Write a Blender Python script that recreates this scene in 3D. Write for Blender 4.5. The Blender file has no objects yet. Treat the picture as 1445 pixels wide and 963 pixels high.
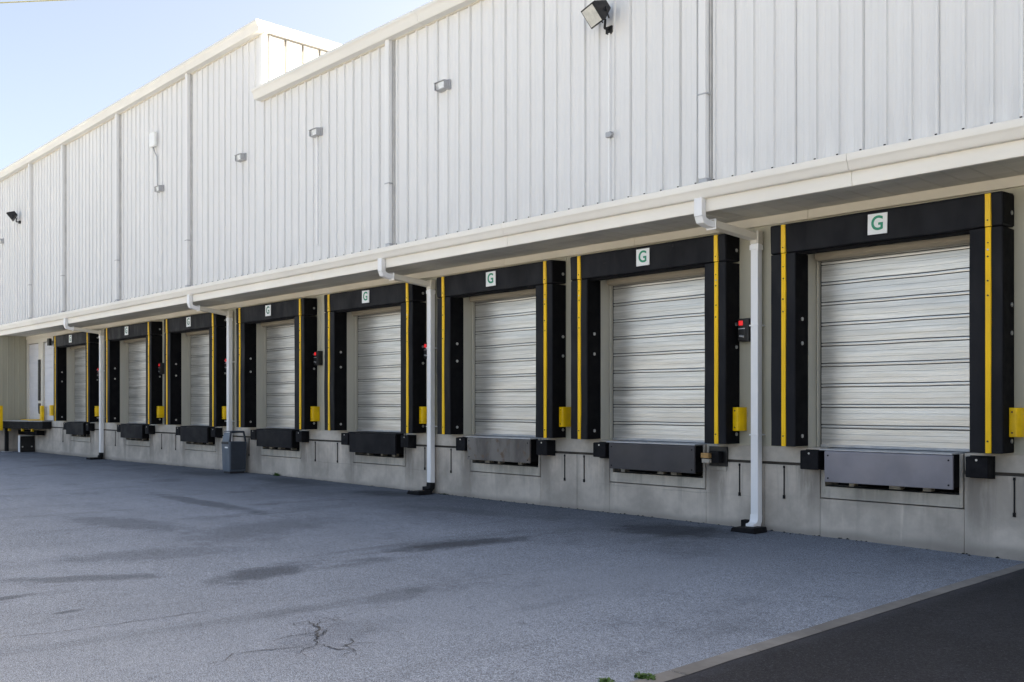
import bpy, bmesh, math, random
from mathutils import Vector, noise as mnoise
random.seed(7)
S = bpy.context.scene
COL = S.collection
R = math.radians
ORI = {}                                   # world origin of each object's local frame

# ------------------------------------------------------------------ mesh helpers
class MB:
    def __init__(s): s.v = []; s.f = []
    def quad(s, a, b, c, d):
        n = len(s.v); s.v += [a, b, c, d]; s.f.append((n, n+1, n+2, n+3)); return s
    def box(s, x0, x1, y0, y1, z0, z1):
        n = len(s.v)
        s.v += [(x0,y0,z0),(x1,y0,z0),(x1,y1,z0),(x0,y1,z0),(x0,y0,z1),(x1,y0,z1),(x1,y1,z1),(x0,y1,z1)]
        for q in ((0,3,2,1),(4,5,6,7),(0,1,5,4),(1,2,6,5),(2,3,7,6),(3,0,4,7)): s.f.append(tuple(n+i for i in q))
        return s
    def prism(s, prof, axis, a0, a1, caps=True, closed=True):
        """profile extruded along an axis: 'x' takes (y,z), 'z' takes (x,y), 'y' takes (x,z)"""
        n = len(s.v); k = len(prof)
        for a in (a0, a1):
            for p, q in prof:
                s.v.append((a,p,q) if axis == 'x' else ((p,q,a) if axis == 'z' else (p,a,q)))
        for i in range(k if closed else k-1):
            j = (i+1) % k
            s.f.append((n+i, n+j, n+k+j, n+k+i))
        if caps and closed:
            s.f.append(tuple(n+i for i in reversed(range(k)))); s.f.append(tuple(n+k+i for i in range(k)))
        return s
    def loft(s, rings):
        n = len(s.v); k = len(rings[0])
        for q in rings: s.v += q
        for a in range(len(rings)-1):
            for i in range(k):
                j = (i+1) % k; s.f.append((n+a*k+i, n+a*k+j, n+(a+1)*k+j, n+(a+1)*k+i))
        m = n+(len(rings)-1)*k
        s.f.append(tuple(n+i for i in reversed(range(k)))); s.f.append(tuple(m+i for i in range(k))); return s
    def tube(s, p0, p1, r, seg=12, r1=None):
        p0 = Vector(p0); p1 = Vector(p1); r1 = r if r1 is None else r1
        d = (p1-p0).normalized(); u = d.orthogonal().normalized(); w = d.cross(u); n = len(s.v)
        for p, rr in ((p0, r), (p1, r1)):
            for i in range(seg):
                a = 2*math.pi*i/seg; s.v.append(tuple(p + u*math.cos(a)*rr + w*math.sin(a)*rr))
        for i in range(seg):
            j = (i+1) % seg; s.f.append((n+i, n+j, n+seg+j, n+seg+i))
        s.f.append(tuple(n+i for i in reversed(range(seg)))); s.f.append(tuple(n+seg+i for i in range(seg)))
        return s
    def sweep(s, pts, w, d, ex=(1,0,0)):
        """rectangular pipe swept along points lying in one plane whose normal is ex"""
        ex = Vector(ex); n = len(s.v); P = [Vector(p) for p in pts]; k = len(P)
        for i, p in enumerate(P):
            t = (P[min(i+1,k-1)] - P[max(i-1,0)]).normalized(); nn = t.cross(ex).normalized()
            sc = 1.0
            if 0 < i < k-1:
                t1 = (P[i]-P[i-1]).normalized(); sc = 1/max(.5, t1.dot(t))
            for a, b in ((-1,-1),(1,-1),(1,1),(-1,1)): s.v.append(tuple(p + ex*a*w/2 + nn*b*d/2*sc))
        for i in range(k-1):
            for q in range(4):
                r = (q+1) % 4; s.f.append((n+4*i+q, n+4*i+r, n+4*i+4+r, n+4*i+4+q))
        s.f.append((n+3,n+2,n+1,n)); s.f.append(tuple(n+4*(k-1)+i for i in range(4)))
        return s
    def build(s, name, mat, parent=None, bevel=0, smooth=False, seg=2):
        o = ORI[parent.name] if parent else Vector((0,0,0))
        if parent is None:
            xs = [v[0] for v in s.v]; ys = [v[1] for v in s.v]; zs = [v[2] for v in s.v]
            o = Vector(((min(xs)+max(xs))/2, (min(ys)+max(ys))/2, min(zs)))
        me = bpy.data.meshes.new(name)
        me.from_pydata([(v[0]-o.x, v[1]-o.y, v[2]-o.z) for v in s.v], [], s.f)
        bm = bmesh.new(); bm.from_mesh(me); bmesh.ops.recalc_face_normals(bm, faces=bm.faces); bm.to_mesh(me); bm.free()
        me.materials.append(mat)
        ob = bpy.data.objects.new(name, me); COL.objects.link(ob)
        if parent: ob.parent = parent
        else: ob.location = o
        ORI[ob.name] = o
        if smooth:
            for p in me.polygons: p.use_smooth = True
        if bevel:
            m = ob.modifiers.new('bevel', 'BEVEL'); m.width = bevel; m.segments = seg; m.limit_method = 'ANGLE'; m.angle_limit = R(40)
            for p in me.polygons: p.use_smooth = True
            wn = ob.modifiers.new('wn', 'WEIGHTED_NORMAL'); wn.keep_sharp = True
        return ob

def thing(name, label, cat, loc, group=None):
    o = bpy.data.objects.new(name, None); COL.objects.link(o); o.location = loc; o.empty_display_size = .3
    ORI[o.name] = Vector(loc); return tag(o, label, cat, group)
def tag(o, label=None, cat=None, group=None, kind=None):
    if label: o['label'] = label
    if cat: o['category'] = cat
    if group: o['group'] = group
    if kind: o['kind'] = kind
    return o

# ------------------------------------------------------------------ materials
class NT:
    def __init__(s, name):
        s.m = bpy.data.materials.new(name); s.m.use_nodes = True; s.t = s.m.node_tree; s.b = s.t.nodes['Principled BSDF']
        s.pos = s.t.nodes.new('ShaderNodeNewGeometry').outputs['Position']
    def n(s, typ, **kw):
        nd = s.t.nodes.new(typ)
        for k, v in kw.items(): setattr(nd, k, v)
        return nd
    def lk(s, a, b): s.t.links.new(a, b)
    def noise(s, scale, sc=(1,1,1), det=3, rough=.55, off=(0,0,0), dist=0):
        mp = s.n('ShaderNodeMapping'); mp.inputs['Scale'].default_value = sc; mp.inputs['Location'].default_value = off
        s.lk(s.pos, mp.inputs['Vector'])
        t = s.n('ShaderNodeTexNoise'); t.inputs['Scale'].default_value = scale; t.inputs['Detail'].default_value = det
        t.inputs['Roughness'].default_value = rough; t.inputs['Distortion'].default_value = dist
        s.lk(mp.outputs[0], t.inputs['Vector']); return t.outputs['Fac']
    def ramp(s, fac, a, b, lo=0., hi=1.):
        mr = s.n('ShaderNodeMapRange', interpolation_type='SMOOTHSTEP')
        for i, v in enumerate((a, b, lo, hi)): mr.inputs[1+i].default_value = v
        s.lk(fac, mr.inputs[0]); return mr.outputs[0]
    def math(s, op, a, b=None):
        m = s.n('ShaderNodeMath', operation=op)
        for i, x in enumerate((a, b)):
            if x is None: continue
            if isinstance(x, (int, float)): m.inputs[i].default_value = x
            else: s.lk(x, m.inputs[i])
        return m.outputs[0]
    def mix(s, fac, a, b, mode='MIX'):
        m = s.n('ShaderNodeMix', data_type='RGBA', blend_type=mode)
        for i, x in ((0, fac), (6, a), (7, b)):
            if isinstance(x, (int, float)): m.inputs[i].default_value = x
            elif isinstance(x, tuple): m.inputs[i].default_value = (*x, 1)
            else: s.lk(x, m.inputs[i])
        return m.outputs[2]
    def color(s, c):
        if isinstance(c, tuple): s.b.inputs['Base Color'].default_value = (*c, 1)
        else: s.lk(c, s.b.inputs['Base Color'])
    def set(s, **kw):
        for k, v in kw.items():
            i = s.b.inputs[k.replace('_', ' ')]
            if isinstance(v, (int, float)): i.default_value = v
            else: s.lk(v, i)
    def bump(s, h, strength=.3, dist=.01):
        b = s.n('ShaderNodeBump'); b.inputs['Strength'].default_value = strength; b.inputs['Distance'].default_value = dist
        s.lk(h, b.inputs['Height']); s.lk(b.outputs[0], s.b.inputs['Normal'])
    def xyz(s):
        sp = s.n('ShaderNodeSeparateXYZ'); s.lk(s.pos, sp.inputs[0]); return sp.outputs

def mul(c, k): return tuple(min(1, x*k) for x in c)
def plain(name, c, rough=.5, metal=0., var=.12, scale=3., sc=(1,1,1), bump=0., bscale=40., spec=.5):
    m = NT(name); f = m.ramp(m.noise(scale, sc, 5, .6), .3, .7)
    m.color(m.mix(f, mul(c, 1-var), mul(c, 1+var)))
    m.set(Metallic=metal, Roughness=m.ramp(m.noise(scale*1.7, sc, 3), .3, .7, max(0, rough-.08), min(1, rough+.08)))
    m.b.inputs['Specular IOR Level'].default_value = spec
    if bump: m.bump(m.noise(bscale, (1,1,1), 4), bump, .01)
    return m.m

# white ribbed siding: faint vertical streaks of dirt
def siding_mat(name, c, dirt):
    m = NT(name)
    a = m.ramp(m.noise(1.0, (5, 5, .25), 5, .65), .35, .75)
    col = m.mix(a, c, mul(c, .93))
    b = m.ramp(m.noise(.5, (1, 1, .6), 4), .35, .75)
    col = m.mix(b, col, mul(c, .95))
    z = m.xyz()[2]
    if dirt:                                  # splashed dirt and drips along the foot of the sheets
        d = m.ramp(z, 4.75, 5.6, 1, 0)
        d = m.math('MULTIPLY', d, m.ramp(m.noise(1.5, (6, 6, .5), 5, .7), .35, .7))
        col = m.mix(m.math('MULTIPLY', d, .35), col, mul(c, .62))
    m.color(col); m.set(Roughness=.5); m.bump(m.noise(1.6, (1.6,1.6,.35), 3), .12, .03)
    return m.m
M_SIDE = siding_mat('white_siding_paint', (.73,.74,.75), True)
M_SIDE2 = siding_mat('white_siding_paint_end', (.76,.77,.78), False)
M_TRIM = plain('cream_trim_paint', (.66,.625,.55), .45, 0, .05, 1.2, (.4,1,1))
M_GUT = plain('off_white_gutter_paint', (.83,.805,.75), .42, 0, .05, 1.2, (.4,1,1))
M_ROOFG = plain('pale_eave_gutter_paint', (.70,.695,.67), .42, 0, .05, 1.2, (.4,1,1))
M_PIPE = plain('white_pipe_paint', (.86,.865,.875), .4, 0, .05, 1.5, (1,1,.4))
M_BEIGE = plain('beige_wall_paint', (.46,.44,.355), .5, 0, .07, 1.3, (3,3,.3))
M_JAMB = plain('beige_jamb_paint', (.47,.455,.39), .5, 0, .06, 1.5, (3,3,.4))
M_HEAD = plain('tan_header_paint', (.30,.265,.205), .5, 0, .08, 1.5, (.5,3,3))
M_FASC = plain('pale_fascia_paint', (.86,.83,.77), .45, 0, .05, 1.2, (.4,1,1))
M_RET = plain('olive_beige_siding', (.36,.345,.27), .55, 0, .06, 1.5, (3,3,.3))
M_SOFF = plain('soffit_sheet', (.60,.585,.53), .55, 0, .14, 1.4, (.4,2,1))
M_ROOF = plain('grey_roof_sheet', (.5,.5,.5), .5)
def vinyl():
    m = NT('black_vinyl'); b = (.0095,.0102,.0135)
    c = m.mix(m.ramp(m.noise(2.2, (1,1,.5), 5, .6), .3, .7), mul(b, .8), mul(b, 1.2))
    c = m.mix(m.ramp(m.noise(1.0, (7,7,1.2), 6, .7, (3,1,0)), .62, .82, 0, .4), c, (.03,.03,.032))      # dusty rub marks
    c = m.mix(m.ramp(m.noise(3.0, (1,1,2.5), 5, .75, (0,6,0)), .66, .74, 0, .5), c, (.05,.05,.05))
    m.color(c); m.set(Roughness=m.ramp(m.noise(4, (1,1,.4), 4), .3, .7, .55, .75)); m.b.inputs['Specular IOR Level'].default_value = .2
    m.bump(m.math('ADD', m.noise(1.6, (1.2,1.2,.8), 3, .5, (0,0,4), .8), m.math('MULTIPLY', m.noise(6, (1,1,.35), 4), .25)), .55, .03)
    return m.m
M_VINYL = vinyl()
M_VSIDE = plain('black_pad_edge_fabric', (.0025,.0025,.0035), .85, 0, .1, 3, (1,1,1), 0, 40, .2)
def yellow(name, b, wear):
    m = NT(name); c = m.mix(m.ramp(m.noise(3, (1,1,.5), 4), .3, .7), mul(b, .9), mul(b, 1.06))
    c = m.mix(m.ramp(m.noise(5, (2,2,.5), 6, .75), .60, .72, 0, wear), c, (.16,.11,.03))
    c = m.mix(m.ramp(m.noise(1.2, (1,1,.6), 4, .6, (4,0,0)), .5, .8, 0, wear*.6), c, (.55,.38,.06))
    m.color(c); m.set(Roughness=.52); m.b.inputs['Specular IOR Level'].default_value = .4; return m.m
M_YEL = yellow('yellow_plastic', (.97,.56,.003), .55)
M_YELP = yellow('yellow_plastic_faded', (.95,.58,.03), .4)
M_YSTEEL = plain('yellow_painted_steel', (.92,.55,.003), .45, 0, .14, 5)
M_BOLT = plain('zinc_bolt', (.5,.5,.5), .4, .6, .1)
M_RUST = plain('rusty_screw', (.10,.06,.03), .7, .2, .3, 20)
M_RUB = plain('black_rubber', (.009,.009,.011), .8, 0, .3, 6, (1,1,1), .35, 30, .2)
M_DARK = plain('dark_steel', (.012,.012,.013), .75, 0, .25, 5, (1,1,1), 0, 40, .2)
M_JOINT_SHADE = plain('grey_joint_and_shade', (.10,.10,.10), .7)
M_GROOVE = plain('groove_shade', (.06,.058,.055), .7, .2, .3, 5, (1,1,1))  # dark colour standing in for shade inside the door grooves
M_CHAN = plain('rusty_edge_channel', (.06,.052,.045), .8, .1, .35, 4)
M_BLACK = plain('black_case', (.006,.006,.007), .5, 0, .1, 6)
M_LED = None
M_WOOD = plain('broken_wood_block', (.42,.24,.09), .8, 0, .25, 12, (1,5,5))
M_GREYB = plain('grey_bin_plastic', (.10,.128,.165), .5, 0, .06, 4, (1,1,.6), .08, 60)
M_GREYD = plain('dark_grey_bin_plastic', (.034,.044,.060), .55, 0, .08, 5)
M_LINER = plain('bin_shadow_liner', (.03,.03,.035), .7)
M_WHITE = plain('white_sign_face', (.80,.82,.82), .4, 0, .03, 4)
M_GREEN = plain('green_letter_film', (.008,.27,.15), .45, 0, .08, 8)
M_GREYL = plain('worn_teal_letter_film', (.04,.19,.14), .5, 0, .12, 8)
M_STEEL = plain('galvanised_frame', (.42,.43,.45), .45, .5, .12, 5)
M_GLASS = plain('lamp_glass', (.62,.62,.58), .18, 0, .1, 12)
M_REFL = plain('lamp_reflector', (.70,.72,.74), .35, .2, .1, 14)
M_DOORW = plain('white_panel_door', (.66,.665,.70), .45, 0, .04, 2)
M_PALE = plain('pale_block', (.40,.37,.32), .8, 0, .25, 7)
M_PLATE8 = plain('clean_lip_steel', (.235,.225,.25), .5, .35, .1, 1.7, (1,1,1), .05, 12)
M_PLATE7 = plain('charcoal_lip_steel', (.043,.040,.044), .55, .1, .14, 1.7)
M_PLATE5 = plain('black_lip_steel', (.0095,.0095,.012), .7, .0, .2, 1.7, (1,1,1), 0, 40, .2)
M_CABLE = plain('yellow_green_cable', (.16,.16,.09), .6)
M_CRACK = plain('crack_filling', (.075,.08,.09), .95, 0, .4, 14)
M_LEAF = plain('weed_leaf', (.05,.115,.016), .6, 0, .4, 30)
M_MOSS = plain('dark_weed_leaf', (.03,.05,.014), .7, 0, .4, 30)
M_DEB = plain('black_debris', (.02,.02,.018), .9, 0, .4, 20)

def plate6():
    m = NT('weathered_lip_steel'); a = m.ramp(m.noise(1.6, (1.6,1,.5), 5, .6), .35, .65)
    c = m.mix(a, (.19,.175,.16), (.085,.075,.07)); b = m.ramp(m.noise(5, (1,1,1), 4), .55, .7)
    m.color(m.mix(b, c, (.13,.085,.055))); m.set(Roughness=.6, Metallic=.2); return m.m
M_PLATE6 = plate6()

def lamp(name, c, e, s):
    m = NT(name); m.color(c); m.set(Roughness=.4)
    m.b.inputs['Emission Color'].default_value = (*e, 1); m.b.inputs['Emission Strength'].default_value = s; return m.m
M_LED = lamp('red_signal_lens', (.22,.010,.012), (1,.03,.045), .13)

# rolling steel curtain: rolled zinc, horizontal brushing
def curtain_mat():
    m = NT('galvanised_curtain')
    f = m.noise(1.0, (1.3, 1, 46), 4, .65)
    g = m.noise(1.0, (.7, 1, 9), 3, .6, (3,0,1))
    c = m.mix(m.ramp(f, .3, .7), (.50,.50,.485), (.72,.72,.705))
    c = m.mix(m.ramp(g, .35, .7, 0, .5), c, (.40,.395,.38))
    m.color(c); m.set(Metallic=.74, Roughness=m.ramp(f, .25, .75, .30, .46))
    m.bump(m.math('ADD', m.noise(1.0, (.9, 1, 30), 3), m.math('MULTIPLY', m.noise(1, (1.1,1,4), 2), .9)), .10, .008)
    return m.m
M_CURT = curtain_mat()

C8 = [-34.53,-29.64,-25.33,-20.98,-16.89,-12.96,-9.46,-5.70]        # bay centres, left to right
def concrete_mat(name, base, streaks=True):
    m = NT(name)
    x, y, z = m.xyz()
    c = m.mix(m.ramp(m.noise(1.1, (1,1,1), 6, .62), .33, .67), mul(base, .70), mul(base, 1.15))
    c = m.mix(m.ramp(m.noise(9, (1,1,1), 4, .6), .4, .8, 0, .35), c, mul(base, .78))
    if streaks:
        st = m.ramp(m.noise(1.0, (5.5, 5.5, .45), 5, .65, (11,0,0)), .47, .70)
        st = m.math('MULTIPLY', st, m.ramp(z, .15, .9, .25, 1))
        c = m.mix(m.math('MULTIPLY', st, .75), c, mul((base[0]*.97, base[1], base[2]*1.02), .52))
        lt = m.ramp(m.noise(1.0, (7, 7, .8), 4, .6, (2,0,5)), .6, .78)
        c = m.mix(m.math('MULTIPLY', lt, .55), c, mul(base, 1.45))
        d = None
        for cx in C8:
            for o in (-1.02, 1.08):
                q = m.math('ABSOLUTE', m.math('SUBTRACT', x, cx+o)); d = q if d is None else m.math('MINIMUM', d, q)
        d = m.math('ADD', d, m.math('MULTIPLY', m.math('SUBTRACT', m.noise(1.0, (6,6,1.1), 5, .65, (0,3,1)), .5), .62))
        dr = m.math('MULTIPLY', m.ramp(d, .02, .24, 1, 0), m.ramp(z, .05, .75, .25, 1))
        c = m.mix(m.math('MULTIPLY', dr, .78), c, mul(base, .40))
        # soil splashed on the lowest hand's breadth, with a ragged upper edge
        lo = m.math('ADD', z, m.math('MULTIPLY', m.noise(2.2, (1,1,1), 4), -.22))
        c = m.mix(m.ramp(lo, -.09, .03, .6, 0), c, mul(base, .42))
        # formwork joint lines
        wz = m.math('ABSOLUTE', m.math('SUBTRACT', z, m.math('ADD', .42, m.math('MULTIPLY', m.noise(.9, (1,1,0), 3), .10))))
        c = m.mix(m.math('MULTIPLY', m.ramp(wz, .003, .010, 1, 0), m.ramp(m.noise(.7, (1,1,1), 2, .5, (5,0,0)), .5, .6, 0, .4)), c, mul(base, .5))
    v = m.n('ShaderNodeTexVoronoi'); v.inputs['Scale'].default_value = 26; m.lk(m.pos, v.inputs['Vector'])
    pit = m.math('MULTIPLY', m.ramp(v.outputs['Distance'], .04, .10, 1, 0), m.ramp(m.noise(2.0), .53, .6))
    c = m.mix(m.math('MULTIPLY', pit, .6), c, mul(base, .35))
    m.color(c); m.set(Roughness=.88)
    m.bump(m.math('ADD', m.noise(14, (1,1,1), 5), m.math('MULTIPLY', m.noise(60), .4)), .25, .008)
    return m.m
M_CONC = concrete_mat('stained_concrete', (.56,.50,.435))
M_CONCF = concrete_mat('pit_frame_concrete', (.55,.505,.44))
M_CONCT = concrete_mat('dock_edge_concrete', (.56,.515,.455), False)
M_APRON = concrete_mat('bounce_apron_pale', (.40,.395,.38), False)
M_KERB = concrete_mat('kerb_concrete', (.20,.195,.19), False)

def asphalt(name, dark, light, stains=(), wear=True):
    m = NT(name); x, y, z = m.xyz()
    big = m.noise(.22, (1,1,1), 5, .6); mid = m.noise(.9, (1,1.6,1), 5, .62, (4,2,0)); fine = m.noise(55, (1,1,1), 3, .7); grit = m.noise(150, (1,1,1), 2, .6)
    c = m.mix(m.ramp(big, .3, .7), dark, light)
    c = m.mix(m.ramp(mid, .38, .68, 0, .6), c, mul(dark, .72))
    if wear:
        # resurfaced strip in the foreground (edge follows the seam)
        e = m.math('ADD', m.math('SUBTRACT', x, m.math('MULTIPLY', y, .12)), m.math('MULTIPLY', m.noise(1.2, (1,1,1), 3), .25))
        c = m.mix(m.math('MULTIPLY', m.ramp(e, -6.95, -6.55), .30), c, mul(light, 1.12))
    peb = m.noise(24, (1,1,1), 4, .75, (9,3,0)); cob = m.noise(7, (1,1,1), 5, .7, (1,8,0))
    c = m.mix(m.ramp(cob, .36, .60, .28, 0), c, mul(dark, .55))
    c = m.mix(m.ramp(peb, .40, .56, .42, 0), c, mul(dark, .50))
    c = m.mix(m.ramp(fine, .40, .56, .6, 0), c, mul(dark, .40))
    c = m.mix(m.ramp(peb, .53, .66, 0, .32), c, mul(light, 1.55))
    c = m.mix(m.ramp(grit, .50, .62, 0, .8), c, mul(light, 2.1))
    c = m.mix(m.ramp(m.noise(80, (1,1,1), 3, .8, (5,5,0)), .42, .54, .5, 0), c, mul(dark, .32))
    if wear:
        # darker near the wall: oil, rubber and painted-in wall shade, with a ragged edge
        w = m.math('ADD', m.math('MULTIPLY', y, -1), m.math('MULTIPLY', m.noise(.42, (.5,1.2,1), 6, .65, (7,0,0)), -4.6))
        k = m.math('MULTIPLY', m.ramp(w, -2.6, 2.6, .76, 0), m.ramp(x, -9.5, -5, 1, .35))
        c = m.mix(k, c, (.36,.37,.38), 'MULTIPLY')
        st = m.ramp(m.noise(1.0, (1.3,.15,1), 5, .65, (1,0,0)), .54, .72)         # tyre streaks out of the bays
        c = m.mix(m.math('MULTIPLY', st, .55), c, (.5,.5,.5), 'MULTIPLY')
        bl = m.ramp(m.noise(.55, (1,.8,1), 6, .7, (3,5,0)), .53, .68)             # broad worn blotches
        c = m.mix(m.math('MULTIPLY', bl, .52), c, (.52,.52,.53), 'MULTIPLY')
        sp = m.ramp(m.noise(2.4, (1,1,1), 4, .6, (8,5,0)), .66, .72)              # oil drips
        c = m.mix(m.math('MULTIPLY', sp, .5), c, (.45,.45,.46), 'MULTIPLY')
    for (sx, sy, rx, ry, rot, k) in stains:
        ca, sa = math.cos(rot), math.sin(rot)
        dx = m.math('SUBTRACT', x, sx); dy = m.math('SUBTRACT', y, sy)
        u = m.math('DIVIDE', m.math('ADD', m.math('MULTIPLY', dx, ca), m.math('MULTIPLY', dy, sa)), rx)
        v = m.math('DIVIDE', m.math('SUBTRACT', m.math('MULTIPLY', dy, ca), m.math('MULTIPLY', dx, sa)), ry)
        r = m.math('SQRT', m.math('ADD', m.math('MULTIPLY', u, u), m.math('MULTIPLY', v, v)))
        r = m.math('ADD', r, m.math('MULTIPLY', m.math('SUBTRACT', m.noise(3.2, (1,1,1), 6, .7), .5), 1.7))
        c = m.mix(m.ramp(r, .45, 1.2, k, 0), c, (.34,.35,.37), 'MULTIPLY')
    if not wear:
        du = m.math('MULTIPLY', m.ramp(m.noise(.8, (1,1,1), 6, .7), .45, .75), .45)
        c = m.mix(du, c, mul(light, 1.7))
        c = m.mix(m.ramp(m.noise(70, (1,1,1), 3, .8, (2,5,0)), .55, .66, 0, .8), c, (.085,.088,.10))
        c = m.mix(m.ramp(m.noise(28, (1,1,1), 4, .8, (2,9,0)), .42, .58, .55, 0), c, (.007,.0075,.010))
        ed = m.math('ADD', x, m.math('MULTIPLY', m.noise(3, (1,1,1), 5, .7), .35))
        c = m.mix(m.ramp(ed, -3.72, -3.50, .4, 0), c, mul(light, 2.6))
    m.color(c); m.set(Roughness=.86); m.b.inputs['Specular IOR Level'].default_value = .35
    m.bump(m.math('ADD', fine, m.math('MULTIPLY', grit, .6)), .55, .008)
    return m.m
STAINS = [(-9.25,-6.9,.34,.8,.35,.85), (-9.42,-4.0,.32,1.2,-.18,1.0), (-9.2,-5.6,.14,.32,-.2,.5), (-16.5,-4.1,2.6,.26,-.03,.7),
          (-10.2,-8.4,.22,1.0,-.55,.65), (-9.66,-9.3,.10,.30,.2,.8), (-8.66,-9.1,.07,.16,.2,.8), (-8.4,-1.0,1.0,.75,.3,.95), (-12.5,-5.2,.8,1.6,.4,.45), (-11.3,-7.2,.5,1.2,-.3,.4), (-14.5,-6.3,1.6,.5,.2,.5), (-7.3,-6.6,.25,.5,.4,.4),
          (-15.6,-.7,1.0,.5,.2,.75), (-23.2,-.8,1.3,.6,0,.6), (-19.5,-.6,1.5,.5,0,.55), (-12.5,-1.6,1.4,.35,.1,.4), (-6.4,-7.8,.35,.8,.2,.22)]
M_ASPH = asphalt('worn_asphalt', (.184,.213,.260), (.268,.309,.378), STAINS)
M_NEWA = asphalt('new_asphalt', (.017,.0185,.024), (.024,.026,.033), (), False)

# ------------------------------------------------------------------ ground
GX = [(-60,-.01),(-40,-.01),(-32,0.),(-24,.05),(-20.8,.06),(-16.7,.04),(-12.8,.02),(-10,.02),(-6.2,0.),(-4,-.035),(20,-.035)]
def gz(x, y=0.):
    h = GX[0][1] if x <= GX[0][0] else GX[-1][1]
    for (a, ha), (b, hb) in zip(GX, GX[1:]):
        if a <= x <= b: h = ha + (hb-ha)*(x-a)/(b-a)
    return h*math.exp(-max(0,-y)/4)
def sheet(name, mat, xs, ys, lift, fn=None):
    b = MB()
    for y in ys:
        for x in xs:
            X = fn(x, y) if fn else x
            b.v.append((X, y, gz(X, y) + lift))
    n = len(xs)
    for j in range(len(ys)-1):
        for i in range(n-1): b.f.append((j*n+i, j*n+i+1, (j+1)*n+i+1, (j+1)*n+i))
    return tag(b.build(name, mat), kind='structure')
xs = [-400,-200,-120,-80] + [-60+i for i in range(0,73)] + [14,20,40,80,200,400]
ys = [-400,-200,-100,-60,-40,-30,-24,-20] + [-18+.75*i for i in range(0,25)] + [.6, 40, 400]
yard = sheet('asphalt_yard', M_ASPH, xs, ys, 0)
kw = lambda x, y: (-3.965 + .145*x) + (y+12)*-.004 + .012*mnoise.noise(Vector((x*9, y*1.7, 3))) + .007*mnoise.noise(Vector((x*9, y*9, 7)))
ky = [-14+.25*i for i in range(0,57)]
sheet('road', M_NEWA, [0,.4,3,10,30], ky, .004, lambda x, y: kw(1,y)-.03+x)
sheet('bounce_apron', M_APRON, [-120,-60,-30,-10,0,20,60], [-60,-45,-30,-20,-14.2], .008)  # unseen pale sheet added to bounce sunlight onto the facade
kerb = MB(); yy = -14.0; 
while yy < -.02:
    y1 = min(-.02, yy+.9)
    n = 4
    for i in range(n):
        a = yy + (y1-yy-.008)*i/n; c = yy + (y1-yy-.008)*(i+1)/n
        kerb.quad((kw(0,a),a,gz(-4,a)+.009), (kw(1,a),a,gz(-4,a)+.009), (kw(1,c),c,gz(-4,c)+.009), (kw(0,c),c,gz(-4,c)+.009))
    yy = y1
tag(kerb.build('kerb', M_KERB), kind='structure')

def ribbon(pts, w, jag=.03, lift=.005, sub=6):
    b = MB(); P = []
    for (x0,y0), (x1,y1) in zip(pts, pts[1:]):
        for i in range(sub):
            t = i/sub; P.append((x0+(x1-x0)*t + random.uniform(-jag,jag), y0+(y1-y0)*t + random.uniform(-jag,jag)))
    P.append(pts[-1]); n = len(P)
    for i, (x, y) in enumerate(P):
        a = P[max(0,i-1)]; c = P[min(n-1,i+1)]; dx, dy = c[0]-a[0], c[1]-a[1]; l = math.hypot(dx,dy) or 1
        ww = w*random.uniform(.35,1.25)*(min(i, n-1-i, 3)+.4)/3.4/2
        for s in (-1,1):
            X, Y = x - s*dy/l*ww, y + s*dx/l*ww; b.v.append((X, Y, gz(X,Y)+lift))
    for i in range(n-1): b.f.append((2*i,2*i+1,2*i+3,2*i+2))
    return b
def crack(pts, w, jag=.03, sub=6): ribbon(pts, w, jag, .005, sub).build('crack', M_CRACK, yard)
ORI[yard.name] = Vector(yard.location)
crack([(-8.02,-9.81),(-7.91,-9.33),(-7.89,-8.84),(-7.84,-7.85)], .010, .014, 14)
crack([(-7.84,-7.85),(-7.77,-7.32),(-7.41,-6.02),(-7.36,-5.1),(-7.15,-3.76)], .005, .02, 9)
crack([(-6.93,-7.78),(-6.59,-7.89),(-6.34,-8.07),(-6.22,-8.15)], .020, .028, 7)
crack([(-6.22,-8.15),(-6.04,-8.12),(-5.85,-8.04)], .018, .022, 7)
crack([(-6.22,-8.15),(-6.3,-8.46),(-6.37,-8.73),(-6.27,-8.85),(-6.24,-8.98)], .012, .024, 8)
crack([(-6.2,-7.88),(-6.12,-7.89),(-6.01,-8.02),(-5.85,-8.04)], .012, .022, 7)
def branch(x, y, a, n, w, d=0):
    P = [(x, y)]
    for q in range(n):
        a += random.gauss(0, .55); l = random.uniform(.035, .085); x += l*math.cos(a); y += l*math.sin(a); P.append((x, y))
        if d < 2 and random.random() < .42: branch(x, y, a + random.choice((-1,1))*random.uniform(.7,1.4), max(2, n//2), w*.65, d+1)
    crack(P, w, .008, 3)
for x, y, a, n in ((-6.62,-7.87,2.2,6),(-6.62,-7.87,.6,5),(-6.3,-8.1,2.8,6),(-6.22,-8.15,-.9,5),(-6.08,-8.1,1.4,6),(-6.85,-7.8,3.6,5),(-6.5,-7.95,-2.4,5),(-5.9,-8.03,.2,4),(-6.95,-7.45,1.2,4),(-6.7,-7.55,2.6,4),(-6.2,-7.5,.4,4),(-7.0,-7.2,2,4),(-6.4,-7.7,1.7,4)): branch(x, y, a, n, .009)

# ------------------------------------------------------------------ warehouse
WO = [3.5,3.6,3.22,3.26,3.22,3.10,3.04,3.02]                          # seal outer widths
WI = [2.78,2.80,2.40,2.40,2.42,2.30,2.30,2.27]                        # clear widths
XL, XR, YB = -40.36, 12.0, 46.0
YF = -1.0                                                            # plane of the overhanging upper wall
wh = thing('warehouse', 'long white ribbed metal warehouse with overhanging upper wall above eight loading bays', 'warehouse', (-14,0,0))
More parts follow.
